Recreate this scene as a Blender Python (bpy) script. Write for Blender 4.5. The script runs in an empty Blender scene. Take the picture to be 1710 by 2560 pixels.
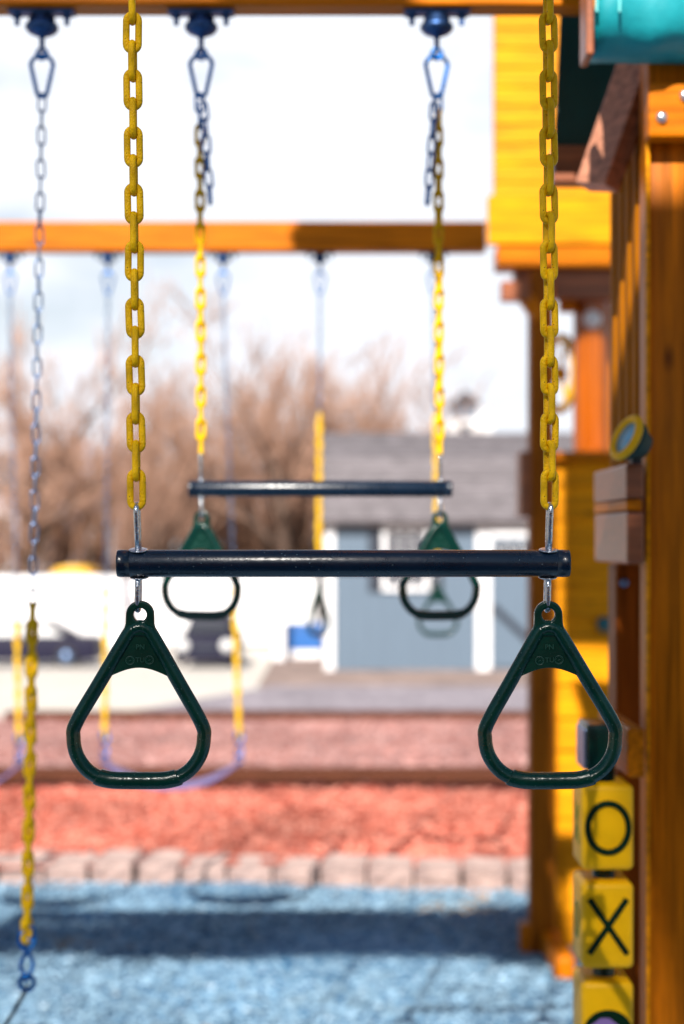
import bpy, bmesh, math, random
from mathutils import Vector, Matrix

random.seed(7)
S = bpy.context.scene
COL = S.collection
PI = math.pi
F, HOR, EYE, CX = 3700.0, 1350.0, 1.75, 855.0      # focal length (px of the photo), horizon row, eye height, centre column
SLOPE, SIDE = 1.30, -0.30                            # the sun: metres back and right per metre up


def P(px, py, Y):
    """world point seen at photo pixel (px, py) at distance Y"""
    return Vector(((px - CX) * Y / F, Y, EYE - (py - HOR) * Y / F))


def PX(px, Y):
    return (px - CX) * Y / F


def PZ(py, Y):
    return EYE - (py - HOR) * Y / F


def V(*a):
    return Vector(a)


# ------------------------------------------------------------------ materials
MATS = {}


def principled(name):
    m = bpy.data.materials.new(name)
    m.use_nodes = True
    nt = m.node_tree
    b = nt.nodes['Principled BSDF']
    return m, nt, b


def mat(name, col, rough=0.5, metal=0.0, var=0.15, scale=20.0, bump=0.0, bscale=80.0, stretch=(1, 1, 1), spec=0.5,
        coat=0.0, col2=None, sharp=False, rvar=0.0, specks=None):
    m, nt, b = principled(name)
    N, L = nt.nodes, nt.links
    tc = N.new('ShaderNodeTexCoord')
    mp = N.new('ShaderNodeMapping')
    mp.inputs['Scale'].default_value = stretch
    L.new(tc.outputs['Object'], mp.inputs['Vector'])
    no = N.new('ShaderNodeTexNoise')
    no.inputs['Scale'].default_value = scale
    no.inputs['Detail'].default_value = 6
    no.inputs['Roughness'].default_value = 0.6
    L.new(mp.outputs[0], no.inputs['Vector'])
    rp = N.new('ShaderNodeValToRGB')
    c2 = col2 or tuple(c * (1 - var) for c in col)
    c1 = tuple(min(1, c * (1 + var)) for c in col) if not col2 else col
    rp.color_ramp.elements[0].color = (*c2, 1)
    rp.color_ramp.elements[1].color = (*c1, 1)
    rp.color_ramp.elements[0].position = 0.45 if sharp else 0.3
    rp.color_ramp.elements[1].position = 0.55 if sharp else 0.7
    L.new(no.outputs['Fac'], rp.inputs[0])
    L.new(rp.outputs[0], b.inputs['Base Color'])
    b.inputs['Roughness'].default_value = rough
    b.inputs['Metallic'].default_value = metal
    b.inputs['Specular IOR Level'].default_value = spec
    b.inputs['Coat Weight'].default_value = coat
    b.inputs['Coat Roughness'].default_value = 0.15
    if rvar:
        mr = N.new('ShaderNodeMapRange')
        mr.inputs['To Min'].default_value = rough - rvar
        mr.inputs['To Max'].default_value = rough + rvar
        L.new(no.outputs['Fac'], mr.inputs['Value'])
        L.new(mr.outputs[0], b.inputs['Roughness'])
    if bump:
        n2 = N.new('ShaderNodeTexNoise')
        n2.inputs['Scale'].default_value = bscale
        n2.inputs['Detail'].default_value = 5
        L.new(mp.outputs[0], n2.inputs['Vector'])
        bp = N.new('ShaderNodeBump')
        bp.inputs['Strength'].default_value = bump
        bp.inputs['Distance'].default_value = 0.01
        L.new(n2.outputs['Fac'], bp.inputs['Height'])
        L.new(bp.outputs[0], b.inputs['Normal'])
    if specks:
        amt, sc, scol = specks
        vo = N.new('ShaderNodeTexVoronoi')
        vo.inputs['Scale'].default_value = sc
        L.new(tc.outputs['Object'], vo.inputs['Vector'])
        lt = N.new('ShaderNodeMapRange')
        lt.inputs['From Min'].default_value = amt
        lt.inputs['From Max'].default_value = amt * .6
        L.new(vo.outputs['Distance'], lt.inputs['Value'])
        sm = N.new('ShaderNodeMix')
        sm.data_type = 'RGBA'
        L.new(lt.outputs[0], sm.inputs[0])
        L.new(rp.outputs[0], sm.inputs[6])
        sm.inputs[7].default_value = (*scol, 1)
        L.new(sm.outputs[2], b.inputs['Base Color'])
    MATS[name] = m
    return m


def wood(name, col, axis, rough=0.42):
    st = {'x': (1.2, 22, 22), 'y': (22, 1.2, 22), 'z': (22, 22, 1.2)}[axis]
    m = mat(name, col, rough, var=0.42, scale=3.0, bump=0.12, bscale=6, stretch=st, spec=0.12, rvar=0.1)
    nt = m.node_tree
    N, L = nt.nodes, nt.links
    # knots and broad tone changes along the board
    tc = N.new('ShaderNodeTexCoord')
    vo = N.new('ShaderNodeTexVoronoi')
    vo.inputs['Scale'].default_value = 5.5
    mp = N.new('ShaderNodeMapping')
    mp.inputs['Scale'].default_value = {'x': (.6, 1.4, 1.4), 'y': (1.4, .6, 1.4), 'z': (1.4, 1.4, .6)}[axis]
    L.new(tc.outputs['Object'], mp.inputs['Vector'])
    L.new(mp.outputs[0], vo.inputs['Vector'])
    rp = N.new('ShaderNodeValToRGB')
    rp.color_ramp.elements[0].position = 0.03
    rp.color_ramp.elements[0].color = (.35, .3, .3, 1)
    rp.color_ramp.elements[1].position = 0.11
    rp.color_ramp.elements[1].color = (1, 1, 1, 1)
    L.new(vo.outputs['Distance'], rp.inputs[0])
    mx = N.new('ShaderNodeMix')
    mx.data_type = 'RGBA'
    mx.blend_type = 'MULTIPLY'
    mx.inputs[0].default_value = 1
    b = N['Principled BSDF']
    src = b.inputs['Base Color'].links[0].from_socket
    L.new(src, mx.inputs[6])
    L.new(rp.outputs[0], mx.inputs[7])
    L.new(mx.outputs[2], b.inputs['Base Color'])
    return m


WOOD = (.52, .140, .001)
M_WX = wood('stained wood grain x', WOOD, 'x')
M_WY = wood('stained wood grain y', WOOD, 'y')
M_WZ = wood('stained wood grain z', WOOD, 'z')
M_SIDE = wood('stained lap siding', (.76, .262, .0006), 'x', 0.55)
M_DARKW = wood('shade darkened post wood', (.22, .05, .002), 'z', 0.5)  # dark tone stands for the shaded side of the inner post
M_DARKX = wood('dark treated rail wood', (.27, .075, .025), 'x', 0.5)
M_MIDW = wood('brown stained post', (.30, .078, .001), 'z', .5)
M_BRD = wood('golden side boards', (.36, .115, .001), 'z', .6)
for m_ in (M_BRD,):
    m_.node_tree.nodes['Principled BSDF'].inputs['Specular IOR Level'].default_value = .03
for m_ in (M_DARKX,):
    b_ = m_.node_tree.nodes['Principled BSDF']
    b_.inputs['Coat Weight'].default_value = .9
    b_.inputs['Coat Roughness'].default_value = .38
M_HANG = mat('dark blue steel', (.05, .11, .27), .45, 1.0, var=.3, scale=60)
M_YCH = mat('yellow coated chain', (.86, .475, .0005), 0.40, var=.25, scale=70, bump=.35, bscale=420, spec=.18, specks=(.16, 190, (.16, .085, .01)), rvar=.08)
M_YBL = mat('yellow moulded plastic', (.90, .47, .001), 0.40, var=.06, scale=25, bump=.05, bscale=150, spec=.25)
M_GRN = mat('dark green moulded plastic', (.0005, .026, .019), 0.19, spec=.45, var=.18, scale=30, bump=.10, bscale=260, rvar=.10, specks=(.13, 170, (.05, .10, .09)))
M_BAR = mat('black green coated bar', (.0006, .0085, .024), 0.27, spec=.6, var=.2, scale=18, bump=.05, bscale=220, rvar=.09, specks=(.11, 110, (.07, .10, .12)))
M_INK = mat('dark green letter paint', (.001, .018, .006), 0.6, spec=.1)
M_SIDEINK = mat('green letter paint', (.05, .16, .01), .5)
M_MARK = mat('worn raised lettering', (.006, .06, .045), .35)
M_RAFT = wood('pink sheen tinted rafter wood', (.46, .20, .12), 'x', .45)  # pale pink base colour stands for sky sheen on the rafter
M_RAFT.node_tree.nodes['Principled BSDF'].inputs['Coat Weight'].default_value = .7
M_STEEL = mat('zinc plated steel', (.62, .66, .72), 0.24, 1.0, var=.3, scale=160, bump=.2, bscale=500, rvar=.12)
M_STEELB = mat('blue zinc steel', (.02, .16, .50), 0.34, 1.0, var=.2, scale=60)
M_STEELD = mat('dull galvanised steel', (.17, .25, .42), 0.36, 1.0, var=.2, scale=60)
M_BLACK = mat('black rubber', (.008, .010, .014), 0.5)
M_BELT = mat('blue rubber belt', (.16, .13, .30), 0.42, var=.2)
M_TEAL = mat('teal canopy fabric', (.003, .31, .36), 0.55, var=.12, scale=14, bump=.25, bscale=22)
M_TEALH = mat('pale teal hem fabric', (.10, .52, .52), 0.55, var=.1)
M_TEALD = mat('dark green barrel and shaded canopy', (.003, .035, .03), 0.6, var=.12)  # dark tone paints the canopy's shaded inside; also the barrel's own green
M_GLASSB = mat('pale blue lens', (.22, .50, .72), 0.12, var=.35, scale=14)
M_BOLT = mat('bright bolt head', (.8, .8, .85), 0.3, 1.0)
M_PURPLE = mat('purple print', (.25, .15, .40), 0.5)
M_WHITE = mat('white paint', (.80, .80, .82), 0.5, var=.05, scale=6)
M_HOUSE = mat('pale lilac house siding', (.46, .41, .46), .7, var=.08, scale=1)
M_SHED = mat('blue grey siding', (.105, .150, .205), 0.6, var=.06, scale=3, stretch=(9, 1, .4))
M_SHEDD = mat('dark shutter', (.015, .02, .035), 0.5)
M_SHING = mat('grey lilac shingles', (.145, .13, .14), 0.85, var=.35, scale=3.5, stretch=(1.4, 1, 3), bump=.4, bscale=9)
M_PANE = mat('window glass', (.03, .035, .05), 0.08, var=.3)
M_NAVY = mat('dark navy car paint', (.012, .011, .03), 0.5, spec=.2, var=.1)
M_TYRE = mat('tyre rubber', (.02, .02, .022), 0.8)
M_BUS = mat('bus yellow paint', (.80, .42, .0), 0.35, coat=.3, var=.06)
M_BLUE = mat('bright blue plastic', (.02, .12, .38), 0.5, var=.1)
M_LAMP = mat('headlamp lens and sky pale glass', (.75, .75, .75), 0.1, var=.1)
M_BARK = mat('bare grey brown bark', (.12, .075, .055), 0.9, var=.3, scale=3)
M_TWIG = mat('brown twigs', (.44, .26, .185), 0.9, var=.3, scale=1.5)
M_LEAF = mat('russet dead leaves', (.44, .225, .125), 0.8, var=.35, scale=.8)
M_STONE = mat('pinkish edging stone', (.66, .48, .42), 0.85, var=.4, scale=6, bump=.7, bscale=30, col2=(.17, .11, .105))
M_TIMB = wood('brown landscape timber', (.10, .034, .018), 'x', .8)


def ground_mat(name, stops, scale, rough=.9, bump=.8, big=1.2, bigamt=.35):
    """loose chips: a random tone for every voronoi cell, broad patches, bump"""
    m, nt, b = principled(name)
    N, L = nt.nodes, nt.links
    tc = N.new('ShaderNodeTexCoord')
    vo = N.new('ShaderNodeTexVoronoi')
    vo.inputs['Scale'].default_value = scale
    L.new(tc.outputs['Object'], vo.inputs['Vector'])
    sp = N.new('ShaderNodeSeparateColor')
    L.new(vo.outputs['Color'], sp.inputs[0])
    rp = N.new('ShaderNodeValToRGB')
    els = rp.color_ramp.elements
    els[0].position, els[0].color = stops[0][0], (*stops[0][1], 1)
    els[1].position, els[1].color = stops[-1][0], (*stops[-1][1], 1)
    for p, c in stops[1:-1]:
        e = els.new(p)
        e.color = (*c, 1)
    L.new(sp.outputs[0], rp.inputs[0])
    no = N.new('ShaderNodeTexNoise')
    no.inputs['Scale'].default_value = big
    no.inputs['Detail'].default_value = 5
    L.new(tc.outputs['Object'], no.inputs['Vector'])
    mr = N.new('ShaderNodeMapRange')
    mr.inputs['From Min'].default_value = .3
    mr.inputs['From Max'].default_value = .7
    mr.inputs['To Min'].default_value = 1 - bigamt
    mr.inputs['To Max'].default_value = 1 + bigamt
    L.new(no.outputs['Fac'], mr.inputs['Value'])
    mx = N.new('ShaderNodeMix')
    mx.data_type = 'RGBA'
    mx.blend_type = 'MULTIPLY'
    mx.inputs[0].default_value = 1
    L.new(rp.outputs[0], mx.inputs[6])
    L.new(mr.outputs[0], mx.inputs[7])
    L.new(mx.outputs[2], b.inputs['Base Color'])
    b.inputs['Roughness'].default_value = rough
    bp = N.new('ShaderNodeBump')
    bp.inputs['Strength'].default_value = bump
    bp.inputs['Distance'].default_value = .02
    L.new(vo.outputs['Distance'], bp.inputs['Height'])
    L.new(bp.outputs[0], b.inputs['Normal'])
    return m


M_GRAV = ground_mat('blue playground chips', [(0, (.008, .05, .13)), (.5, (.065, .20, .345)), (1, (.36, .52, .63))], 58, bump=.5)
M_CHIP = mat('blue chip', (.21, .34, .45), .40, var=.5, scale=9)
M_MULCH = ground_mat('red mulch', [(0, (.28, .05, .03)), (.5, (.54, .145, .095)), (1, (.70, .31, .23))], 26, big=1.0, bigamt=.3)
M_MULCH2 = ground_mat('faded red mulch', [(0, (.22, .09, .08)), (.5, (.42, .20, .175)), (1, (.58, .36, .33))], 22, bigamt=.25)
M_GREY = ground_mat('grey gravel path', [(0, (.18, .15, .17)), (.5, (.30, .26, .29)), (1, (.44, .39, .42))], 22, bigamt=.2)
M_TAN = ground_mat('tan dry soil', [(0, (.2, .14, .12)), (1, (.36, .26, .22))], 9, bigamt=.3)
M_CONC = mat('pale concrete', (.66, .60, .53), .8, var=.08, scale=2)
M_FIELD = mat('dry winter grass', (.34, .25, .17), .95, var=.3, scale=.4)

# ------------------------------------------------------------------ mesh helper


class MB:
    def __init__(self):
        self.bm = bmesh.new()

    def box(self, x0, x1, y0, y1, z0, z1):
        c = [self.bm.verts.new((x, y, z)) for x in (x0, x1) for y in (y0, y1) for z in (z0, z1)]
        for f in ((0, 1, 3, 2), (4, 6, 7, 5), (0, 4, 5, 1), (2, 3, 7, 6), (0, 2, 6, 4), (1, 5, 7, 3)):
            self.bm.faces.new([c[i] for i in f])
        return self

    def obox(self, a, b, u, w, n):
        """a bar from a to b; half width w along u, half thickness n across"""
        d = (b - a).normalized()
        u = (u - d * u.dot(d)).normalized()
        v = d.cross(u)
        c = []
        for p in (a, b):
            for s, t in ((-1, -1), (1, -1), (1, 1), (-1, 1)):
                c.append(self.bm.verts.new(p + u * (w * s) + v * (n * t)))
        for f in ((0, 3, 2, 1), (4, 5, 6, 7), (0, 1, 5, 4), (1, 2, 6, 5), (2, 3, 7, 6), (3, 0, 4, 7)):
            self.bm.faces.new([c[i] for i in f])
        return self

    def tube(self, pts, r, n=8, closed=False, prof=None, up=None):
        pts = [Vector(p) for p in pts]
        k = len(pts)
        rings = []
        last = None
        for i, p in enumerate(pts):
            if closed:
                d = (pts[(i + 1) % k] - pts[i - 1])
            else:
                d = pts[min(i + 1, k - 1)] - pts[max(i - 1, 0)]
            d = d.normalized() if d.length > 1e-9 else V(0, 0, 1)
            if up is not None:
                u = up - d * up.dot(d)
            elif last is None:
                h = V(0, 0, 1) if abs(d.z) < .9 else V(1, 0, 0)
                u = h - d * h.dot(d)
            else:
                u = last - d * last.dot(d)
            u = u.normalized()
            last = u
            v = d.cross(u)
            rr = r[i] if isinstance(r, (list, tuple)) else r
            ring = []
            for j in range(n):
                t = 2 * PI * j / n
                q = rr * (prof(t) if prof else 1)
                ring.append(self.bm.verts.new(p + u * (math.cos(t) * q) + v * (math.sin(t) * q)))
            rings.append(ring)
        for i in range(k if closed else k - 1):
            A, B = rings[i], rings[(i + 1) % k]
            for j in range(n):
                f = self.bm.faces.new((A[j], A[(j + 1) % n], B[(j + 1) % n], B[j]))
                f.smooth = True
        if not closed:
            self.bm.faces.new(rings[0][::-1])
            self.bm.faces.new(rings[-1])
        return self

    def lathe(self, prof, axis_o, axis_d, n=24, smooth=True):
        d = Vector(axis_d).normalized()
        h = V(0, 0, 1) if abs(d.z) < .9 else V(1, 0, 0)
        u = (h - d * h.dot(d)).normalized()
        v = d.cross(u)
        o = Vector(axis_o)
        rings = []
        for (r, t) in prof:
            r = max(r, 1e-5)
            rings.append([self.bm.verts.new(o + d * t + (u * math.cos(a) + v * math.sin(a)) * r) for a in
                          [2 * PI * j / n for j in range(n)]])
        for A, B in zip(rings, rings[1:]):
            for j in range(n):
                f = self.bm.faces.new((A[j], A[(j + 1) % n], B[(j + 1) % n], B[j]))
                f.smooth = smooth
        self.bm.faces.new(rings[0][::-1])
        self.bm.faces.new(rings[-1])
        return self

    def prism(self, poly, ex):
        """polygon (3D points) extruded along ex"""
        a = [self.bm.verts.new(p) for p in poly]
        b = [self.bm.verts.new(Vector(p) + ex) for p in poly]
        k = len(poly)
        self.bm.faces.new(a[::-1])
        self.bm.faces.new(b)
        for i in range(k):
            self.bm.faces.new((a[i], a[(i + 1) % k], b[(i + 1) % k], b[i]))
        return self

    def bevel(self, w, seg=2):
        bmesh.ops.recalc_face_normals(self.bm, faces=self.bm.faces[:])
        es = [e for e in self.bm.edges if len(e.link_faces) == 2 and e.calc_face_angle(0) > .6]
        bmesh.ops.bevel(self.bm, geom=es, offset=w, segments=seg, affect='EDGES', profile=.5, clamp_overlap=True)
        if seg > 1:
            for f in self.bm.faces:
                f.smooth = seg > 2
        return self

    def mesh(self, name, m):
        bmesh.ops.recalc_face_normals(self.bm, faces=self.bm.faces[:])
        me = bpy.data.meshes.new(name)
        self.bm.to_mesh(me)
        self.bm.free()
        me.materials.append(m)
        return me

    def build(self, name, m, parent=None):
        return link(name, self.mesh(name, m), parent)


def link(name, me, parent=None, M=None):
    o = bpy.data.objects.new(name, me)
    COL.objects.link(o)
    if parent:
        o.parent = parent
        r = parent
        while r.parent:
            r = r.parent
        if r.get('world_built'):
            if parent is r:
                o.matrix_parent_inverse = Matrix.Translation(r.location).inverted()
    if M is not None:
        o.matrix_basis = M
    return o


def empty(name, loc=(0, 0, 0), world=False, parent=None):
    """a thing's base; world=True: its parts are built in world coordinates"""
    o = bpy.data.objects.new(name, None)
    COL.objects.link(o)
    o.location = loc
    o.empty_display_size = .1
    if world:
        o['world_built'] = 1
    if parent:
        o.parent = parent
    return o


def tag(o, label, cat, group=None):
    o['label'] = label
    o['category'] = cat
    if group:
        o['group'] = group
    return o


def struct(o, kind='structure'):
    o['kind'] = kind
    return o


def filled(name, outlines, thick, bev, m):
    """flat shape with holes: closed polylines in (x, z), thickness along y"""
    cu = bpy.data.curves.new(name, 'CURVE')
    cu.dimensions = '2D'
    cu.fill_mode = 'BOTH'
    cu.extrude = thick / 2 - bev
    cu.bevel_depth = bev
    cu.bevel_resolution = 2
    cu.offset = -bev
    for pl in outlines:
        s = cu.splines.new('POLY')
        s.points.add(len(pl) - 1)
        for i, (x, z) in enumerate(pl):
            s.points[i].co = (x, z, 0, 1)
        s.use_cyclic_u = True
    return curve_to_mesh(cu, name, m)


def curve_to_mesh(cu, name, m):
    o = bpy.data.objects.new(name, cu)
    COL.objects.link(o)
    dg = bpy.context.evaluated_depsgraph_get()
    me = bpy.data.meshes.new_from_object(o.evaluated_get(dg))
    bpy.data.objects.remove(o)
    bpy.data.curves.remove(cu)
    me.transform(Matrix.Rotation(PI / 2, 4, 'X'))
    me.name = name
    me.materials.clear()
    me.materials.append(m)
    return me


def text_mesh(txt, size, ext, m, name='lettering'):
    cu = bpy.data.curves.new(name, 'FONT')
    cu.body = txt
    cu.size = size
    cu.extrude = ext
    cu.align_x = 'CENTER'
    cu.align_y = 'CENTER'
    return curve_to_mesh(cu, name, m)


def join_meshes(name, meshes, m):
    bm = bmesh.new()
    for me, M in meshes:
        t = me.copy()
        t.transform(M)
        bm.from_mesh(t)
        bpy.data.meshes.remove(t)
    me = bpy.data.meshes.new(name)
    bm.to_mesh(me)
    bm.free()
    me.materials.append(m)
    return me


def catmull(pts, k, closed=True):
    pts = [Vector(p) for p in pts]
    n = len(pts)
    out = []
    for i in range(n if closed else n - 1):
        p0 = pts[i - 1] if closed or i else pts[0]
        p1 = pts[i]
        p2 = pts[(i + 1) % n]
        p3 = pts[(i + 2) % n] if closed else pts[min(i + 2, n - 1)]
        for j in range(k):
            t = j / k
            out.append(.5 * ((2 * p1) + (p2 - p0) * t + (2 * p0 - 5 * p1 + 4 * p2 - p3) * t * t + (3 * p1 - p0 - 3 * p2 + p3) * t ** 3))
    if not closed:
        out.append(pts[-1])
    return out


# ------------------------------------------------------------------ chains
def stadium(inner_len, width, wire, n=8):
    """centre line of a link in the xz plane, top end at +z"""
    R = (width - wire) / 2
    h = (inner_len + wire) / 2 - R
    pts = []
    for i in range(n + 1):
        a = PI * i / n
        pts.append(V(R * math.cos(a), 0, h + R * math.sin(a)))
    for i in range(n + 1):
        a = PI + PI * i / n
        pts.append(V(R * math.cos(a), 0, -h + R * math.sin(a)))
    return pts


PITCH = 70.7 * 1.8 / F


def link_mesh(name, width, wire, m, pitch=PITCH, n=10, seg=8, lump=0.0):
    pts = stadium(pitch, width, wire, seg)
    return MB().tube(pts, wire / 2, n, closed=True, up=V(0, 1, 0)).mesh(name, m)


LK_Y = link_mesh('link', .0232, .0084, M_YCH, n=14, seg=10)
LK_S = link_mesh('link', .0200, .0046, M_STEELD)
LK_SB = link_mesh('link', .0230, .0058, M_STEELB)
LK_YF = link_mesh('link', .0265, .0126, M_YCH)


def chain_mats(a, b, twist=0.0, jig=0.0, first=0, pitch=PITCH):
    """matrices of the links hanging from a (top) down to b; links are centred on the line"""
    d = b - a
    n = max(1, int(round(d.length / pitch)))
    z = -(d.normalized())
    x = (V(1, 0, 0) - z * z.x).normalized()
    y = z.cross(x)
    R = Matrix((x, y, z)).transposed().to_4x4()
    out = []
    for i in range(n + 1):
        p = a + d * (i / n)
        ang = twist + (PI / 2 if (i + first) % 2 else 0) + random.uniform(-jig, jig)
        out.append(Matrix.Translation(p) @ R @ Matrix.Rotation(ang, 4, 'Z') @ Matrix.Rotation(random.uniform(-jig, jig) * .25, 4, 'Y'))
    return out


def chain_one(name, lk, mats, m, parent):
    return link(name, join_meshes(name, [(lk, M) for M in mats], m), parent)


def chain_links(lk, mats, parent):
    c = empty('chain', parent=parent)
    for M in mats:
        o = bpy.data.objects.new('link', lk)
        COL.objects.link(o)
        o.parent = c
        o.matrix_basis = M
    return c


# ------------------------------------------------------------------ triangle ring
KR = 1 / (2.613 * 2057)        # crop pixel of the ring close-up to metres


def ring_meshes():
    half = [(0, 962), (42, 974), (78, 1014), (250, 1312), (408, 1590), (425, 1690), (405, 1795), (345, 1888), (262, 1945), (170, 1966)]
    c = [V(x * KR, 0, -(y - 880) * KR) for x, y in half]
    c += [V(0, 0, -(1966 - 880) * KR)]
    c += [V(-x * KR, 0, -(y - 880) * KR) for x, y in half[:0:-1]]
    path = catmull(c, 8)

    def prof(t):
        # a raised rib along the front and the back of the tube
        s = min(abs(t), abs(t - PI), abs(t - 2 * PI))
        return 1 + .16 * math.exp(-(s / .42) ** 2)
    frame = MB().tube(path, 47 * KR, 20, closed=True, up=V(0, 1, 0), prof=prof).mesh('frame', M_GRN)
    # grip sleeve round the bottom
    g = catmull([V(x * KR, 0, -(y - 880) * KR) for x, y in ((-268, 1940), (-245, 1951), (-170, 1966), (-60, 1969), (60, 1969), (170, 1966), (245, 1951), (268, 1940))], 4, False)
    rad = [57 * KR if 1 <= i < len(g) - 2 else 50 * KR for i in range(len(g))]
    grip = MB().tube(g, rad, 20, up=V(0, 1, 0)).mesh('grip', M_GRN)
    # eye plate with its hole
    R, hr = 92 * KR, 43 * KR
    o = [(R * math.cos(a), R * math.sin(a)) for a in [PI * i / 16 for i in range(17)]]
    o += [(-94 * KR, -60 * KR), (-104 * KR, -100 * KR), (-128 * KR, -145 * KR), (-160 * KR, -205 * KR), (-100 * KR, -205 * KR), (-60 * KR, -140 * KR),
          (60 * KR, -140 * KR), (100 * KR, -205 * KR), (160 * KR, -205 * KR), (128 * KR, -145 * KR), (104 * KR, -100 * KR), (94 * KR, -60 * KR)]
    hole = [(hr * math.cos(a), hr * math.sin(a)) for a in [-2 * PI * i / 24 for i in range(24)]]
    eye = filled('eye', [o, hole], .0125, .0022, M_GRN)
    for p in eye.polygons:
        p.use_smooth = False
    # web under the apex with moulded marks
    w = [(0, -118), (30, -128), (180, -385)]
    arc = [(180 - 360 * i / 14, -(400 - 52 * math.sin(PI * i / 14))) for i in range(15)]
    poly = [(0, -118), (34, -132)] + [(188, -398)] + arc + [(-188, -398), (-34, -132)]
    web = filled('web', [[(x * KR, z * KR) for x, z in poly]], .0075, .0006, M_GRN)
    ms = []
    T = Matrix.Translation
    for t, x, z, s in (('PN', 4, -213, 46), ('TU', 4, -298, 46)):
        ms.append((text_mesh(t, s * KR, .0012, M_GRN), T((x * KR, -.0040, z * KR))))
    for x, z in ((-62, -300), (64, -296)):
        ri = [V(27 * KR * math.cos(a), 0, 27 * KR * math.sin(a)) for a in [2 * PI * i / 20 for i in range(20)]]
        b = MB().tube(ri, .0005, 5, closed=True, up=V(0, 1, 0))
        for i in range(12):
            a = 2 * PI * i / 12
            b.tube([V(17 * KR * math.cos(a), 0, 17 * KR * math.sin(a)), V(23 * KR * math.cos(a), 0, 23 * KR * math.sin(a))], .0003, 4)
        b.tube([V(-8 * KR, 0, -4 * KR), V(9 * KR, 0, 3 * KR)], .0004, 4)
        ms.append((b.mesh('dial', M_GRN), T((x * KR, -.0040, z * KR))))
    marks = join_meshes('moulded_lettering', ms, M_MARK)
    return frame, grip, eye, web, marks


RING = ring_meshes()


def put_ring(parent, loc, rotz=0.0, roty=0.0, detail=True):
    r = link('ring_handle', RING[0], parent, Matrix.Translation(loc) @ Matrix.Rotation(rotz, 4, 'Z') @ Matrix.Rotation(roty, 4, 'Y'))
    link('grip', RING[1], r)
    link('eye', RING[2], r)
    wb = link('web', RING[3], r)
    if detail:
        link('moulded_lettering', RING[4], r)
    return r


BAR_R = .0165
SPAN = (1370 - 347) * 1.8 / F       # distance between the eyebolts
EB_UP = (1408 - 1252) * 1.8 / F     # from bar centre to the top of the upper eyebolt
RING_DN = (1537 - 1408.5) * 1.8 / F


def trapeze_meshes():
    L = (1422 - 295) * 1.8 / F / 2
    b = MB().lathe([(BAR_R * .55, -L), (BAR_R * .90, -L + .0012), (BAR_R, -L + .0045), (BAR_R, L - .0045), (BAR_R * .90, L - .0012), (BAR_R * .55, L)], (0, 0, 0), (1, 0, 0), 40)
    bar = b.mesh('bar', M_BAR)
    cap = MB().lathe([(BAR_R * .5, 0), (BAR_R * .97, .0008), (BAR_R * 1.006, .003), (BAR_R * 1.002, .0165)], (-L - .0012, 0, 0), (1, 0, 0), 40).mesh('end_cap', M_BAR)
    # eyebolts: elongated loops in the yz plane
    zt = EB_UP - .003
    R = .0085
    up = [V(0, R * math.cos(a), zt - R + R * math.sin(a)) for a in [PI * i / 10 for i in range(11)]]
    up = [V(0, R * .45, BAR_R - .002), V(0, R * .9, BAR_R + .016)] + up + [V(0, -R * .9, BAR_R + .016), V(0, -R * .45, BAR_R - .002)]
    eu = MB().tube(up, .0034, 10, up=V(1, 0, 0)).mesh('eyebolt', M_STEEL)
    zb = -(RING_DN - 0.004)
    lo = [V(0, R * math.cos(a), zb + R + R * math.sin(a)) for a in [-PI * i / 10 for i in range(11)]]
    lo = [V(0, R * .45, -BAR_R + .002), V(0, R * .9, -BAR_R - .012)] + lo + [V(0, -R * .9, -BAR_R - .012), V(0, -R * .45, -BAR_R + .002)]
    el = MB().tube(lo, .0036, 10, up=V(1, 0, 0)).mesh('eyebolt', M_STEEL)
    wu = MB().lathe([(.004, 0), (.0108, 0), (.0116, .0006), (.0116, .0014), (.0108, .0020), (.004, .0022)], (0, 0, 0), (0, 0, 1), 28).mesh('washer', M_STEEL)
    return bar, cap, eu, el, wu


TR = trapeze_meshes()


def trapeze(name, centre, tilt, rings, world_rot=0.0):
    root = empty(name, centre)
    root.rotation_euler = (0, 0, world_rot)
    Rx = Matrix.Rotation(tilt, 4, 'X')
    bar = link('bar', TR[0], root)
    link('end_cap', TR[1], bar)
    link('end_cap', TR[1], bar, Matrix.Rotation(PI, 4, 'Z'))
    for s, (rz, ry) in zip((-1, 1), rings):
        T = Matrix.Translation((s * SPAN / 2, 0, 0))
        link('eyebolt', TR[2], root, T @ Rx)
        link('eyebolt', TR[3], root, T @ Rx @ Matrix.Rotation(random.uniform(-.05, .05), 4, 'Y'))
        link('washer', TR[4], root, T @ Rx @ Matrix.Translation((0, 0, BAR_R - .0008)))
        link('washer', TR[4], root, T @ Rx @ Matrix.Translation((0, 0, -BAR_R - .0014)))
        put_ring(root, (s * SPAN / 2 + .001, 0.006, -RING_DN), rz, ry)
    return root


# ------------------------------------------------------------------ hangers and snap hooks
def hanger_meshes():
    # swing hanger: plate, two bolts, dome, stem; local z=0 is the beam's underside
    b = MB().box(-.069, .069, -.018, .018, -.008, 0)
    b.bevel(.002, 1)
    plate = b.mesh('mounting_plate', M_HANG)
    bl = MB()
    for s in (-1, 1):
        bl.lathe([(.009, -.008), (.009, -.015), (.0055, -.016), (.0055, -.030)], (s * .052, 0, 0), (0, 0, 1), 6, False)
    bolts = bl.mesh('bolt', M_HANG)
    dome = MB().lathe([(.018, -.008), (.027, -.014), (.028, -.026), (.034, -.030), (.035, -.038), (.028, -.046), (.012, -.053), (.006, -.056), (.005, -.085)], (0, 0, 0), (0, 0, 1), 20).mesh('swivel', M_HANG)
    eye = MB().tube([V(.011 * math.cos(a), 0, -.090 + .011 * math.sin(a)) for a in [2 * PI * i / 14 for i in range(14)]], .0038, 8, closed=True, up=V(0, 1, 0)).mesh('eye', M_STEELB)
    return plate, bolts, dome, eye


HG = hanger_meshes()


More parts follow.
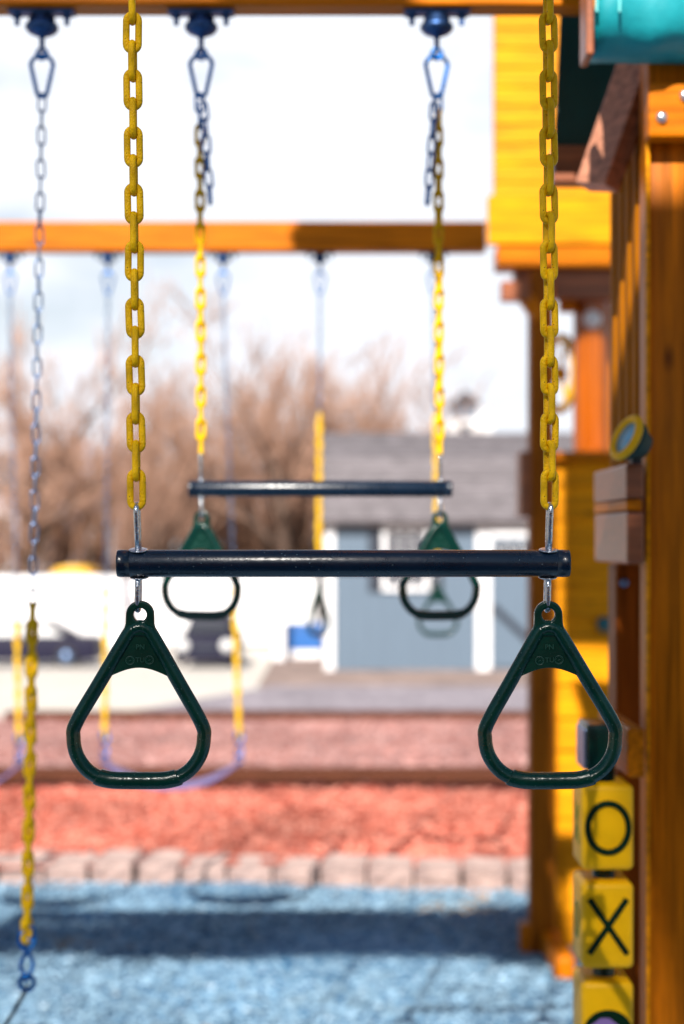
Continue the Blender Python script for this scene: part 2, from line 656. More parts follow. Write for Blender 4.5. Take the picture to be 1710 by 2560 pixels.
def hanger(parent, loc, s=1.0):
    """a part of the beam"""
    h = link('swing_hanger', HG[0], parent, Matrix.Translation(loc) @ Matrix.Scale(s, 4))
    for nm, i in (('bolts', 1), ('swivel', 2), ('eye', 3)):
        link(nm, HG[i], h)
    return h


def carabiner_mesh():
    H, W, w = .088, .046, .026
    pts = []
    for i in range(11):
        a = PI * i / 10
        pts.append(V((W / 2) * math.cos(a), 0, -W / 2 + (W / 2) * math.sin(a)))
    R2 = .011
    for i in range(9):
        a = PI + PI * i / 8
        pts.append(V(R2 * math.cos(a), 0, -H + R2 + R2 * math.sin(a)))
    return MB().tube(catmull(pts, 2), .0046, 8, closed=True, up=V(0, 1, 0)).mesh('carabiner', M_STEELB)


CARA = carabiner_mesh()

# ================================================================== SETTING
# ground sheet: level to the shed, then falling away to the lower field
def ground_sheet():
    bm = bmesh.new()
    xs = [-400, -60, -20, -8, -4, -2, 0, 2, 4, 8, 20, 60, 400]
    ys = [(-60, -.02), (3, -.02), (5, -.02), (14, -.02), (17, -.03), (20.4, -.16), (23, -.46), (28, -.92), (36, -1.60), (46, -2.26), (60, -2.26), (120, -2.26), (900, -2.26)]
    g = [[bm.verts.new((x, y, z)) for x in xs] for y, z in ys]
    for i in range(len(ys) - 1):
        for j in range(len(xs) - 1):
            f = bm.faces.new((g[i][j], g[i][j + 1], g[i + 1][j + 1], g[i + 1][j]))
            f.smooth = True
    me = bpy.data.meshes.new('ground')
    bm.to_mesh(me)
    bm.free()
    me.materials.append(M_FIELD)
    return struct(link('ground', me))


ground_sheet()


def sheet(name, poly, z, m, kind='structure', sub=None):
    b = MB()
    b.bm.faces.new([b.bm.verts.new((x, y, z)) for x, y in poly])
    return struct(b.build(name, m), kind)


def stone_y(x):
    return 7.46 - .075 * (x + .2)


def chips_ground(name, x0, x1, y0, y1, m, amp, nx, ny, back=None):
    """gently uneven bed of loose material"""
    b = MB()
    g = []
    for i in range(ny + 1):
        row = []
        for j in range(nx + 1):
            x = x0 + (x1 - x0) * j / nx
            yy1 = y1 if back is None else back(x)
            y = y0 + (yy1 - y0) * i / ny
            z = amp * (math.sin(x * 3.1 + y * 1.3) + math.sin(y * 4.3 - x * 1.7) + random.uniform(-.8, .8))
            row.append(b.bm.verts.new((x, y, z)))
        g.append(row)
    for i in range(ny):
        for j in range(nx):
            f = b.bm.faces.new((g[i][j], g[i][j + 1], g[i + 1][j + 1], g[i + 1][j]))
            f.smooth = True
    return b.build(name, m)


gr = struct(chips_ground('playground_surface', -6, 6, -3, 7.5, M_GRAV, .010, 120, 100, back=lambda x: stone_y(x) + .1))
mu = struct(chips_ground('mulch_bed', -9, 9, 7.55, 10.2, M_MULCH, .005, 90, 40))
mu.location.z = .085
mu2 = struct(chips_ground('faded_mulch_bed', -9, 9, 10.3, 13.6, M_MULCH2, .005, 90, 40))
mu2.location.z = .10
sheet('gravel_path', [(-2.6, 13.7), (9, 13.7), (9, 17.2), (-.8, 17.2)], .055, M_GREY)
struct(MB().box(-.995, 9, 17.205, 22.6, -.7, .03).build('soil_strip', M_TAN))
sheet('driveway', [(-40, 13.0), (-3.2, 13.0), (-2.6, 13.7), (-.8, 17.2), (-40, 17.2)], .035, M_CONC)
b = MB()
for (y0, z0, y1, z1) in ((17.2, .035, 20.4, -.10), (20.4, -.10, 23, -.40), (23, -.40, 28, -.86), (28, -.86, 36, -1.54), (36, -1.54, 46, -2.2), (46, -2.2, 60, -2.2)):
    b.bm.faces.new([b.bm.verts.new(p) for p in ((-40, y0, z0), (-1.0, y0, z0), (-1.0, y1, z1), (-40, y1, z1))])
struct(b.build('parking_area', M_CONC))


def scatter(name, n, x0, x1, fy, m, s0, s1, z):
    b = MB()
    for _ in range(n):
        x = random.uniform(x0, x1)
        y = fy(x)
        s = random.uniform(s0, s1)
        a = random.uniform(0, 2 * PI)
        u = V(math.cos(a), math.sin(a), random.uniform(-.5, .5)).normalized()
        w = V(-u.y, u.x, random.uniform(-.6, .6)).normalized()
        k = u.cross(w)
        c = V(x, y, z + s * .15 + random.uniform(0, s * .3))
        p = [c + u * s + w * s * .1, c + w * s * .45, c - u * s * .9, c - w * s * .5 + u * .1 * s]
        vs = [b.bm.verts.new(q + k * s * .22) for q in p] + [b.bm.verts.new(q - k * s * .22) for q in p]
        b.bm.faces.new(vs[:4])
        b.bm.faces.new(vs[7:3:-1])
        for i in range(4):
            b.bm.faces.new((vs[i], vs[4 + i], vs[4 + (i + 1) % 4], vs[(i + 1) % 4]))
    return struct(b.build(name, m), 'stuff')


scatter('loose_blue_chips', 16000, -2.4, 2.4, lambda x: random.uniform(4.9, stone_y(x) - .01), M_CHIP, .008, .021, .004)
scatter('loose_red_mulch', 9000, -3.2, 3.2, lambda x: random.uniform(7.8, 10.1), M_MULCH, .012, .035, .09)
scatter('loose_faded_mulch', 5000, -4, 3.6, lambda x: random.uniform(10.45, 13.5), M_MULCH2, .012, .035, .105)

# edging stones
def stone_mesh(seed):
    r = random.Random(seed)
    b = MB().box(-.110, .110, 0, .29, -.05, .105)
    bmesh.ops.subdivide_edges(b.bm, edges=b.bm.edges[:], cuts=3, use_grid_fill=True)
    for v in b.bm.verts:
        q = 1.0 if v.co.z > -.04 else 0
        v.co += V(r.uniform(-.006, .006), r.uniform(-.010, .010), r.uniform(-.006, .006) * q)
        if v.co.z > .1 and (v.co.y < .01 or abs(v.co.x) > .105):
            v.co.z -= .012
    me = b.mesh('edging_stone', M_STONE)
    for p in me.polygons:
        p.use_smooth = False
    return me


STV = [stone_mesh(i) for i in range(5)]
sx = -3.3
i = 0
while sx < 3.2:
    o = link('edging_stone', STV[(i * 3 + i // 5) % 5])
    o.location = (sx, stone_y(sx) + random.uniform(-.012, .012), 0)
    k_ = random.uniform(.93, 1.05)
    o.scale = (k_, 1, random.uniform(.88, 1.12))
    o.rotation_euler = (0, random.uniform(-.03, .03), -.075 + random.uniform(-.05, .05))
    tag(o, 'pinkish rough stone block in the edging row between blue chips and red mulch', 'edging stone', 'edging stones along the red mulch bed')
    sx += .236
    i += 1

t1 = MB().box(-9, 9, 10.12, 10.30, 0, .175).bevel(.01, 2).build('landscape_timber', M_TIMB)
tag(t1, 'brown timber edging between the bright red and the faded mulch beds', 'timber edging')
t2 = MB().box(-3.1, 9, 13.55, 13.72, 0, .17).bevel(.01, 2).build('landscape_timber', M_TIMB)
tag(t2, 'brown timber edging between faded mulch and the grey gravel path', 'timber edging')

# ------------------------------------------------------------------ shed
def shed():
    Y = 19.6
    x0, x1 = PX(812, Y), 3.3
    r = empty('garden_shed', ((x0 + x1) / 2, Y, .03), world=True)
    ze = PZ(1293, Y)
    b = MB().box(x0 + .03, x1, Y, Y + 2.8, 0, ze)
    b.build('wall', M_SHED, r)
    rv = MB()
    k = x0 + .14
    while k < x1:
        rv.box(k, k + .02, Y - .010, Y, .05, ze - .02)
        k += .20
    rv.build('batten', M_SHED, r)
    # gambrel roof
    pr = [(-.22, ze - .05), (.32, ze + .80), (1.4, ze + 1.22), (2.48, ze + .80), (3.02, ze - .05)]
    th = .06
    poly = [V(x0 - .05, Y + y, z) for y, z in pr] + [V(x0 - .05, Y + y * .97 + .04, z - th) for y, z in pr[::-1]]
    rf = MB().prism(poly, V(x1 - x0 + .1, 0, 0)).build('roof', M_SHING, r)
    sh = MB()
    for a, c in zip(pr[:2], pr[1:3]):
        A, C = V(0, Y + a[0], a[1]), V(0, Y + c[0], c[1])
        n = 6 if a[0] < 0 else 5
        for j in range(n):
            p = A.lerp(C, j / n)
            q = A.lerp(C, (j + 1) / n)
            d = (q - p).normalized()
            nn = V(0, -d.z, d.y)
            sh.prism([V(x0 - .06, *(p + nn * .02).yz), V(x0 - .06, *(q + nn * .004).yz), V(x0 - .06, *(p - nn * .002).yz)], V(x1 - x0 + .12, 0, 0))
    sh.build('shingle_courses', M_SHING, rf)
    gb = MB().prism([V(x0 + .03, Y + y * .93 + .1, z - .07) for y, z in pr], V(.04, 0, 0)).build('gable', M_SHED, r)
    for px0, px1 in ((812, 836), (1190, 1226)):
        a, c = PX(px0, Y), PX(px1, Y)
        MB().box(a, c, Y - .035, Y - .008, .02, ze - .04).build('trim', M_WHITE, r)
    MB().box(x0, x1, Y - .045, Y - .012, ze - .04, ze + .02).build('fascia', M_SHED, r)
    # window
    a, c = PX(955, Y), PX(1072, Y)
    zt, zb = PZ(1312, Y), PZ(1402 + 75, Y)
    fr = MB()
    fr.box(a, c, Y - .05, Y - .011, zt - .09, zt).box(a, c, Y - .05, Y - .011, zb, zb + .06)
    fr.box(a, a + .07, Y - .05, Y - .011, zb + .06, zt - .09).box(c - .07, c, Y - .05, Y - .011, zb + .06, zt - .09)
    w = fr.build('window', M_WHITE, r)
    MB().box(a + .07, c - .07, Y - .02, Y - .0115, zb + .06, zt - .09).build('pane', M_PANE, w)
    mu = MB()
    for f in (.33, .67):
        xx = a + .07 + (c - a - .14) * f
        mu.box(xx - .012, xx + .012, Y - .035, Y - .021, zb + .06, zt - .09)
    mu.box(a + .07, c - .07, Y - .0345, Y - .0215, (zt + zb) / 2 - .012, (zt + zb) / 2 + .012)
    mu.build('glazing_bars', M_WHITE, w)
    for s in (PX(922, Y), PX(1074, Y)):
        MB().box(s, s + .165, Y - .04, Y - .011, zb, zt).build('shutter', M_SHEDD, r)
    # door
    a, c = PX(1227, Y), PX(1372, Y)
    zt = PZ(1300, Y)
    d = MB().box(a, c, Y - .03, Y - .011, .08, zt - .03).build('door', M_SHED, r)
    MB().box(a, c, Y - .055, Y - .031, zt - .23, zt - .03).build('door_rail', M_WHITE, d)
    z2 = PZ(1378, Y)
    MB().box(a + .05, c - .05, Y - .045, Y - .031, z2 - .02, z2 + .10).build('pane', M_PANE, d)
    for j in range(5):
        xx = a + .05 + (c - a - .1) * j / 4
        MB().box(xx - .015, xx + .015, Y - .055, Y - .0455, z2 - .02, z2 + .10).build('glazing_bar', M_WHITE, d)
    MB().obox(V(a + .02, Y - .043, PZ(1515, Y)), V(c - .04, Y - .043, PZ(1640, Y)), V(0, 1, 0), .011, .045).build('brace', M_SHEDD, d)
    tag(r, 'blue grey garden shed with lilac shingle roof, white trim and window', 'shed')


shed()

# ------------------------------------------------------------------ small far things
def house(name, label, x0, x1, y, zb, ze, zr, m, mr, group=None, dep=6, gable_front=True):
    r = empty(name, ((x0 + x1) / 2, y, zb), world=True)
    MB().box(x0, x1, y, y + dep, zb, ze).build('wall', m, r)
    xm = (x0 + x1) / 2
    o = (x1 - x0) * .08
    if gable_front:
        MB().prism([V(x0, y + .002, ze), V(x1, y + .002, ze), V(xm, y + .002, zr - .1)], V(0, dep - .1, 0)).build('gable', m, r)
        MB().prism([V(x0 - o, y - .3, ze - .15), V(xm, y - .3, zr), V(x1 + o, y - .3, ze - .15), V(x1 + o, y - .3, ze + .03), V(xm, y - .3, zr + .6), V(x0 - o, y - .3, ze + .2)], V(0, dep + .6, 0)).build('roof', mr, r)
    else:
        MB().prism([V(x0 - .4, y - .5, ze - .1), V(x0 - .4, y + dep / 2, zr), V(x0 - .4, y + dep + .5, ze - .1), V(x0 - .4, y + dep + .5, ze + .1), V(x0 - .4, y + dep / 2, zr + .2), V(x0 - .4, y - .5, ze + .1)], V(x1 - x0 + .8, 0, 0)).build('roof', mr, r)
    n = max(1, int((x1 - x0) / 2.2))
    for j in range(n):
        xx = x0 + (x1 - x0) * (j + .5) / n
        hgt = ze - zb
        w = MB().box(xx - .55, xx + .55, y - .08, y - .005, zb + hgt * .35, zb + hgt * .8).build('window', M_WHITE, r)
        MB().box(xx - .45, xx + .45, y - .12, y - .081, zb + hgt * .38, zb + hgt * .77).build('pane', M_PANE, w)
    tag(r, label, 'house')
    return r


Y = 95
ct = empty('cottage', P(1172, 1100, Y), world=True)
MB().box(PX(1120, Y), PX(1230, Y), Y, Y + 5, -2.3, PZ(1048, Y)).build('wall', M_WHITE, ct)
MB().box(PX(1198, Y), PX(1222, Y), Y + .3, Y + 1, PZ(1048, Y), PZ(1024, Y)).build('chimney', M_WHITE, ct)
MB().box(PX(1136, Y), PX(1196, Y), Y + .8, Y + 4, PZ(1050, Y), PZ(1006, Y)).build('shaded_gable', M_SHED, ct)  # blue grey colour stands for shade on the upper gable wall
MB().prism([V(PX(1124, Y), Y + .6, PZ(1008, Y)), V(PX(1206, Y), Y + .6, PZ(1008, Y)), V(PX(1166, Y), Y + .6, PZ(972, Y))], V(0, 3.6, 0)).build('roof', M_SHEDD, ct)
MB().box(PX(1150, Y), PX(1178, Y), Y - .06, Y - .005, PZ(1085, Y), PZ(1060, Y)).build('window', M_PANE, ct)
tag(ct, 'small white cottage with a dark peaked roof above the shed ridge', 'house')
Y = 76
h = house('house', 'grey lilac house with a chimney among bare trees at the far left', PX(-60, Y), PX(318, Y), Y, -2.2, PZ(1215, Y), PZ(1130, Y), M_HOUSE, M_SHING, gable_front=False, dep=7)
MB().box(PX(186, Y), PX(222, Y), Y + .5, Y + 1.2, PZ(1185, Y), PZ(1100, Y)).build('chimney', M_HOUSE, h)


def fence():
    Y = 57.5
    r = empty('picket_fence', (PX(180, Y), Y, -2.2), world=True)
    x0, x1 = PX(-120, Y), PX(560, Y)
    z0, z1 = -2.2, PZ(1448, Y)
    MB().box(x0, x1, Y + .02, Y + .06, z0 + .2, z0 + .35).box(x0, x1, Y + .02, Y + .06, z1 - .3, z1 - .12).build('rail', M_HOUSE, r)
    pk = MB()
    x = x0
    while x < x1:
        pk.box(x, x + .22, Y - .02, Y + .018, z0, z1 - random.uniform(0, .06))
        x += .40
    pk.build('pickets', M_HOUSE, r)
    tag(r, 'pale grey picket fence in front of the bare trees and the lilac house', 'fence')


fence()


def wheel(parent, x, y, z, R, along='x', w=.2):
    d = (0, 1, 0) if along == 'x' else (1, 0, 0)
    o = MB().lathe([(R * .6, -w / 2), (R * .95, -w / 2), (R, -w / 3), (R, w / 3), (R * .95, w / 2), (R * .6, w / 2)], (x, y, z), d, 20).build('wheel', M_TYRE, parent)
    MB().lathe([(R * .2, -w / 2 - .02), (R * .6, -w / 2 - .005), (R * .6, w / 2 + .005), (R * .2, w / 2 + .02)], (x, y, z), d, 16).build('rim', M_STEELD, o)
    return o


def car_side(name, label, x0, x1, y, zb, m):
    L = x1 - x0
    r = empty(name, ((x0 + x1) / 2, y, zb), world=True)
    prof = [(0, .22), (0, .68), (.03, .78), (.22, .88), (.30, .93), (.72, .95), (.97, .90), (1, .70), (1, .22)]
    MB().prism([V(x0 + L * a, y - .85, zb + h) for a, h in prof], V(0, 1.7, 0)).bevel(.05, 3).build('body', m, r)
    cab = [(.24, .93), (.36, 1.36), (.66, 1.38), (.84, .96)]
    MB().prism([V(x0 + L * a, y - .74, zb + h) for a, h in cab], V(0, 1.48, 0)).bevel(.05, 3).build('roof', m, r)
    for a in ([(.285, .97), (.37, 1.28), (.49, 1.30), (.49, .98)], [(.51, .98), (.51, 1.30), (.65, 1.31), (.78, .99)]):
        MB().prism([V(x0 + L * p, y - .765, zb + h) for p, h in a], V(0, .02, 0)).build('window', M_LAMP, r)  # near-white colour stands for sky reflected in the side glass
    for p in (.19, .80):
        for s in (-.76, .76):
            wheel(r, x0 + L * p, y + s, zb + .33, .33)
    for s in (-1, 1):
        MB().box(x0 - .015, x0 + .06, y + s * .7 - .12, y + s * .7 + .12, zb + .62, zb + .74).build('headlight', M_LAMP, r)
    tag(r, label, 'car')


Y = 46
car_side('parked_car', 'dark navy parked car seen side on at the far left', PX(-120, Y), PX(252, Y), Y, -2.16, M_NAVY)


def car_front(name, label, x0, x1, y, zb, m):
    r = empty(name, ((x0 + x1) / 2, y, zb), world=True)
    xm, W = (x0 + x1) / 2, (x1 - x0) / 2
    body = [(-1, .2), (-1, .75), (-.93, .92), (.93, .92), (1, .75), (1, .2)]
    MB().prism([V(xm + W * a, y, zb + h) for a, h in body], V(0, 4.2, 0)).bevel(.06, 3).build('body', m, r)
    cab = [(-.86, .92), (-.62, 1.45), (.62, 1.45), (.86, .92)]
    MB().prism([V(xm + W * a, y + 1.3, zb + h) for a, h in cab], V(0, 2.3, 0)).bevel(.06, 3).build('roof', m, r)
    MB().prism([V(xm - W * .74, y + 1.285, zb + .97), V(xm - W * .58, y + 1.285, zb + 1.36), V(xm + W * .58, y + 1.285, zb + 1.36), V(xm + W * .74, y + 1.285, zb + .97)], V(0, .02, 0)).build('windscreen', M_PANE, r)
    for s in (-.72, .72):
        MB().lathe([(.02, -.06), (.17, -.05), (.18, .02)], (xm + W * s, y, zb + .66), (0, 1, 0), 16).build('headlight', M_LAMP, r)
        for yy in (.75, 3.4):
            wheel(r, xm + W * s * 1.2, y + yy, zb + .33, .33, 'y')
    MB().box(xm - .35, xm + .35, y - .02, y + .01, zb + .5, zb + .68).build('grille', M_SHEDD, r)
    tag(r, label, 'car')


car_front('parked_car', 'dark blue parked car facing the playground, with bright headlight', PX(436, 44), PX(588, 44), 44, -2.05, M_NAVY)


def trailer(name, label, cat, x0, x1, y, zb, h):
    r = empty(name, ((x0 + x1) / 2, y, zb), world=True)
    MB().box(x0, x1, y, y + 2.2, zb + .55, zb + h).bevel(.06, 3).build('body', M_WHITE, r)
    tr = MB()
    k = x0 + .3
    while k < x1 - .2:
        tr.box(k, k + .04, y - .02, y - .001, zb + .65, zb + h - .12)
        k += .6
    tr.build('seam', M_WHITE, r)
    MB().box(x0 + .02, x1 - .02, y + .02, y + .06, zb + .12, zb + .545).build('skirt', M_WHITE, r)
    MB().box(x0 + .05, x1 - .05, y + .1, y + 2.1, zb + .42, zb + .545).build('chassis', M_TYRE, r)
    for f in (.62, .80):
        wheel(r, x0 + (x1 - x0) * f, y + .15, zb + .33, .33)
        wheel(r, x0 + (x1 - x0) * f, y + 2.05, zb + .33, .33)
    tag(r, label, cat)


trailer('box_trailer', 'white box trailer behind the dark car at the far left', 'trailer', PX(-260, 52), PX(300, 52), 52, -2.16, 2.62)
trailer('cargo_trailer', 'long white trailer behind the dark blue car facing the playground', 'trailer', PX(330, 54), PX(790, 54), 54, -2.16, 2.55)


def bus():
    y, zb = 58, -2.2
    x0, x1 = PX(116, y), PX(238, y)
    r = empty('school_bus', ((x0 + x1) / 2, y, zb), world=True)
    W = x1 - x0
    pr = [(0, .5), (0, 2.2), (.06, 2.55), (.2, 2.8), (.5, 2.88), (.8, 2.8), (.94, 2.55), (1, 2.2), (1, .5)]
    MB().prism([V(x0 + W * a, y, zb + h * 1.02) for a, h in pr], V(0, 2.6, 0)).bevel(.05, 3).build('body', M_BUS, r)
    MB().box(x0 + .25, x1 - .25, y - .03, y - .002, zb + 1.5, zb + 2.3).build('windscreen', M_PANE, r)
    for s in (x0 + .3, x1 - .3):
        MB().lathe([(.02, -.05), (.13, -.04), (.14, .02)], (s, y, zb + .85), (0, 1, 0), 14).build('headlight', M_LAMP, r)
        for yy in (.5, 2.1):
            wheel(r, s, y + yy, zb + .48, .48, 'y', .3)
    tag(r, 'yellow bus roof showing above the white box trailer', 'bus')


bus()


def bin_stand():
    Y = 21.6
    x0, x1 = PX(708, Y), PX(806, Y)
    zb, zt = -.14, PZ(1562, Y)
    zm = PZ(1626, Y)
    r = empty('storage_box', ((x0 + x1) / 2, Y, zb), world=True)
    MB().box(x0, x1, Y, Y + .5, zm, zt - .06).bevel(.02, 2).build('bin', M_BLUE, r)
    MB().box(x0 - .02, x1 + .02, Y - .02, Y + .52, zt - .058, zt).bevel(.015, 2).build('lid', M_BLUE, r)
    MB().box(x0 + .01, x1 - .01, Y + .01, Y + .49, zb, zm - .002).build('base', M_WHITE, r)
    tag(r, 'bright blue lidded box on a white base beside the shed corner', 'storage box')


bin_stand()
p = MB().box(PX(684, 21.2), PX(712, 21.2), 21.2, 21.3, -.2, PZ(1500, 21.2)).bevel(.01, 2)
po = p.build('post', M_WHITE)
tag(po, 'short white post left of the bright blue box', 'post')

# ------------------------------------------------------------------ bare winter trees
def tree_meshes(seed, H, spread, leaves):
    r = random.Random(seed)
    trunk, crown = MB(), MB()
    tips = []

    def grow(p, d, L, rad, lev):
        n = 4 if lev < 2 else 3
        pts, rr = [p], [rad]
        q = p.copy()
        dd = d.copy()
        for i in range(n):
            dd = (dd + V(r.gauss(0, .13), r.gauss(0, .13), r.gauss(.03, .07))).normalized()
            q = q + dd * (L / n)
            pts.append(q.copy())
            rr.append(rad * (1 - .6 * (i + 1) / n))
        (trunk if lev < 2 else crown).tube(pts, rr, 6 if lev < 2 else 3)
        if lev >= 4:
            tips.append(q)
            return
        k = (8, 6, 5, 3)[lev]
        for i in range(k):
            f = r.uniform(.3 if lev == 0 else .2, 1)
            j = min(int(f * n), n - 1)
            s = pts[j].lerp(pts[j + 1], f * n - j)
            a = r.uniform(0, 2 * PI)
            ang = r.uniform(.35, .95) * spread
            h = V(1, 0, 0) if abs(dd.x) < .8 else V(0, 1, 0)
            u = dd.cross(h).normalized()
            w = dd.cross(u)
            nd = (dd * math.cos(ang) + (u * math.cos(a) + w * math.sin(a)) * math.sin(ang) + V(0, 0, .18)).normalized()
            grow(s, nd, L * r.uniform(.42, .68), max(.022, rad * (1 - .6 * f) * .58), lev + 1)
    grow(V(0, 0, -.2), V(0, 0, 1), H * .55, H * .026, 0)
    for t in tips:
        if r.random() < leaves:
            for _ in range(3):
                c = t + V(r.gauss(0, .25), r.gauss(0, .25), r.gauss(0, .25))
                s = r.uniform(.05, .11)
                u = V(r.gauss(0, 1), r.gauss(0, 1), r.gauss(0, 1)).normalized()
                w = u.cross(V(r.gauss(0, 1), r.gauss(0, 1), r.gauss(0, 1))).normalized()
                crown.bm.faces.new([crown.bm.verts.new(c + u * s * a_ + w * s * b_) for a_, b_ in ((-1, 0), (0, .6), (1, 0), (0, -.6))])
    return trunk.mesh('trunk', M_BARK), crown.mesh('crown', M_TWIG if leaves < .3 else M_LEAF), 


TM = [tree_meshes(1, 12, 1.0, 0), tree_meshes(2, 11, .8, 0), tree_meshes(3, 9, 1.15, .35), tree_meshes(4, 7, 1.2, .5), tree_meshes(5, 13, .7, 0)]
TLAB = ['wide bare brown tree at the field edge', 'narrow bare tree with upright branches at the field edge', 'low rounded tree with some russet leaves',
        'short bushy tree holding russet dead leaves', 'tall slender bare tree rising above its neighbours']
tl = [(-60, 64, 4, .85), (10, 60, 4, 1.0), (62, 58.5, 1, .78), (110, 64, 0, .72), (150, 62, 4, .70), (262, 60, 4, .62), (300, 59, 4, .62), (345, 63, 4, .74),
      (405, 61, 4, .84), (455, 66, 1, .86), (510, 63, 4, .68), (560, 68, 0, .76), (610, 64, 1, .80), (660, 61, 4, .84), (722, 61, 4, .88), (690, 68, 0, .82), (790, 66, 1, .9),
      (850, 66, 4, .74), (905, 68, 1, .92), (960, 66, 4, .80), (1000, 66, 0, .86), (1050, 68, 4, .60), (930, 72, 3, 1.25), (800, 74, 3, 1.15), (560, 74, 3, 1.0), (150, 72, 3, .95),
      (1290, 70, 3, .95), (400, 74, 2, .95)]
for px, Y, v, s in tl:
    zb = -2.2 if Y > 45 else -.9
    r = empty('bare_tree', (PX(px, Y), Y, zb))
    r.rotation_euler = (0, 0, random.uniform(0, 6.28))
    s *= 1.22
    r.scale = (s, s, s)
    link('trunk', TM[v][0], r)
    link('crown', TM[v][1], r)
    tag(r, TLAB[v], 'tree', 'bare winter trees beyond the car park')


def brush():
    b = MB()
    r = random.Random(5)
    for _ in range(4600):
        y = r.uniform(68, 90)
        x = r.uniform(-24, 14)
        if y < 84 and -15.5 < x < -10.5 and r.random() < .8:
            continue
        h = r.uniform(2.2, 5.2) * (1 + .3 * math.sin(x * .9))
        p = V(x, y, -2.3)
        d = V(r.gauss(0, .16), r.gauss(0, .16), 1).normalized()
        q = p + d * h * .55
        e = q + (d + V(r.gauss(0, .3), r.gauss(0, .3), 0)).normalized() * h * .45
        w = r.uniform(.03, .075)
        b.tube([p, q, e], [w, w * .7, w * .25], 3)
        for _ in range(3):
            s = p.lerp(q, r.uniform(.3, 1))
            b.tube([s, s + V(r.gauss(0, .6), r.gauss(0, .6), r.uniform(.4, 1.4))], [w * .5, w * .2], 3)
    return struct(b.build('undergrowth', M_LEAF), 'stuff')


brush()

# ================================================================== PLAY EQUIPMENT
# near beam (carries the second trapeze and the swing at the left)
D1, D2, D3 = 1.8, 3.09, 6.2
nb0, nb1 = 3.055, 3.125
ZB2 = EYE + (HOR - 42) * nb1 / F
beam2 = empty('swing_beam', (-.5, D2, ZB2), world=True)
MB().box(-2.4, PX(1472, nb0), nb0, nb1, ZB2, ZB2 + .115).bevel(.006, 2).build('timber', M_WX, beam2)
for s in (-1, 1):
    MB().obox(V(-2.3, D2 + s * 0.06, ZB2), V(-2.42, D2 + s * .95, 0), V(1, 0, 0), .045, .045).build('leg', M_WZ, beam2)
tag(beam2, 'orange stained timber beam across the top of the picture with three hangers', 'swing beam')
HX2 = [PX(105, D2), PX(503, D2), PX(1092, D2)]
for x in HX2:
    hanger(beam2, (x, D2, ZB2))

# far beam
fb0, fb1 = 6.155, 6.245
ZB3 = EYE + (HOR - 636) * fb1 / F
beam3 = empty('swing_beam', (-1, D3, ZB3), world=True)
MB().box(-3.6, PX(1216, fb0), fb0, fb1, ZB3, PZ(553, fb0)).bevel(.006, 2).build('timber', M_WX, beam3)
for s in (-1, 1):
    MB().obox(V(-3.5, D3 + s * .06, ZB3), V(-3.62, D3 + s * .95, 0), V(1, 0, 0), .045, .045).build('leg', M_WZ, beam3)
tag(beam3, 'orange stained timber beam in the middle distance carrying the far swings', 'swing beam')
HX3 = [PX(-250, D3), PX(25, D3), PX(270, D3), PX(558, D3), PX(800, D3), PX(1084, D3)]
for x in HX3:
    hanger(beam3, (x, D3, ZB3), .9)

# ---- near trapeze
c1 = P(858.5, 1408.5, D1)
T1 = trapeze('trapeze', c1, math.radians(13), [(.05, .012), (-.06, -.016)])
tag(T1, 'sharp near trapeze bar with two green triangle rings on yellow chains', 'trapeze')
ZTOP = 2.445
for s, twist, dx in ((-1, .03, -10), (1, .24, -3)):
    a0 = V(s * SPAN / 2 - .0005, -EB_UP * .225, EB_UP + .0135)   # centre of the lowest link
    lead = V(0, -.0105, 0)
    n = int((ZTOP - c1.z - a0.z) / PITCH)
    n -= n % 2
    top = a0 + V(dx * (n / 16) * D1 / F, 0, n * PITCH)
    ms = chain_mats(top, a0, twist, .10)
    chain_links(LK_Y, ms, T1)
# the beam it hangs from, above the picture
beam1 = empty('swing_beam', (0, 1.8, 2.52), world=True)
MB().box(-2.2, 1.5, 1.76, 1.84, 2.52, 2.63).bevel(.006, 2).build('timber', M_WX, beam1)
tag(beam1, 'nearest timber beam above the picture holding the sharp trapeze', 'swing beam')
for s in (-1, 1):
    hanger(beam1, (c1.x + s * SPAN / 2 - .006, 1.79, 2.52), .8)

# ---- second trapeze
c2 = P(801, 1222, D2)
T2 = trapeze('trapeze', c2, math.radians(4), [(-.22, .01), (.15, .0)], 0.01)
tag(T2, 'blurred middle trapeze bar with green triangle rings behind the sharp one', 'trapeze')
for s, hx, side in ((-1, HX2[1], 1), (1, HX2[2], -1)):
    hk = V(hx - c2.x, 0, ZB2 - .104 - c2.z + .012)
    link('carabiner', CARA, T2, Matrix.Translation(hk) @ Matrix.Rotation(.1 * s, 4, 'Z'))
    a0 = V(s * SPAN / 2, 0, EB_UP + .0135)
    top = hk + V(-.003 * side, 0, -.088 - .013)
    ms = chain_mats(top, a0, .25 if s < 0 else .35, .12)
    k = 2 if s < 0 else 1
    chain_one('steel_link', LK_SB, ms[:k], M_STEELB, T2)
    chain_links(LK_Y, ms[k:], T2)
    t0 = top + V(.009 * side, -.01, -.02)
    t1_ = t0 + V(.013 * side, -.004, -.175)
    chain_one('chain_tail', LK_SB, chain_mats(t0, t1_, .5, .2), M_STEELB, T2)

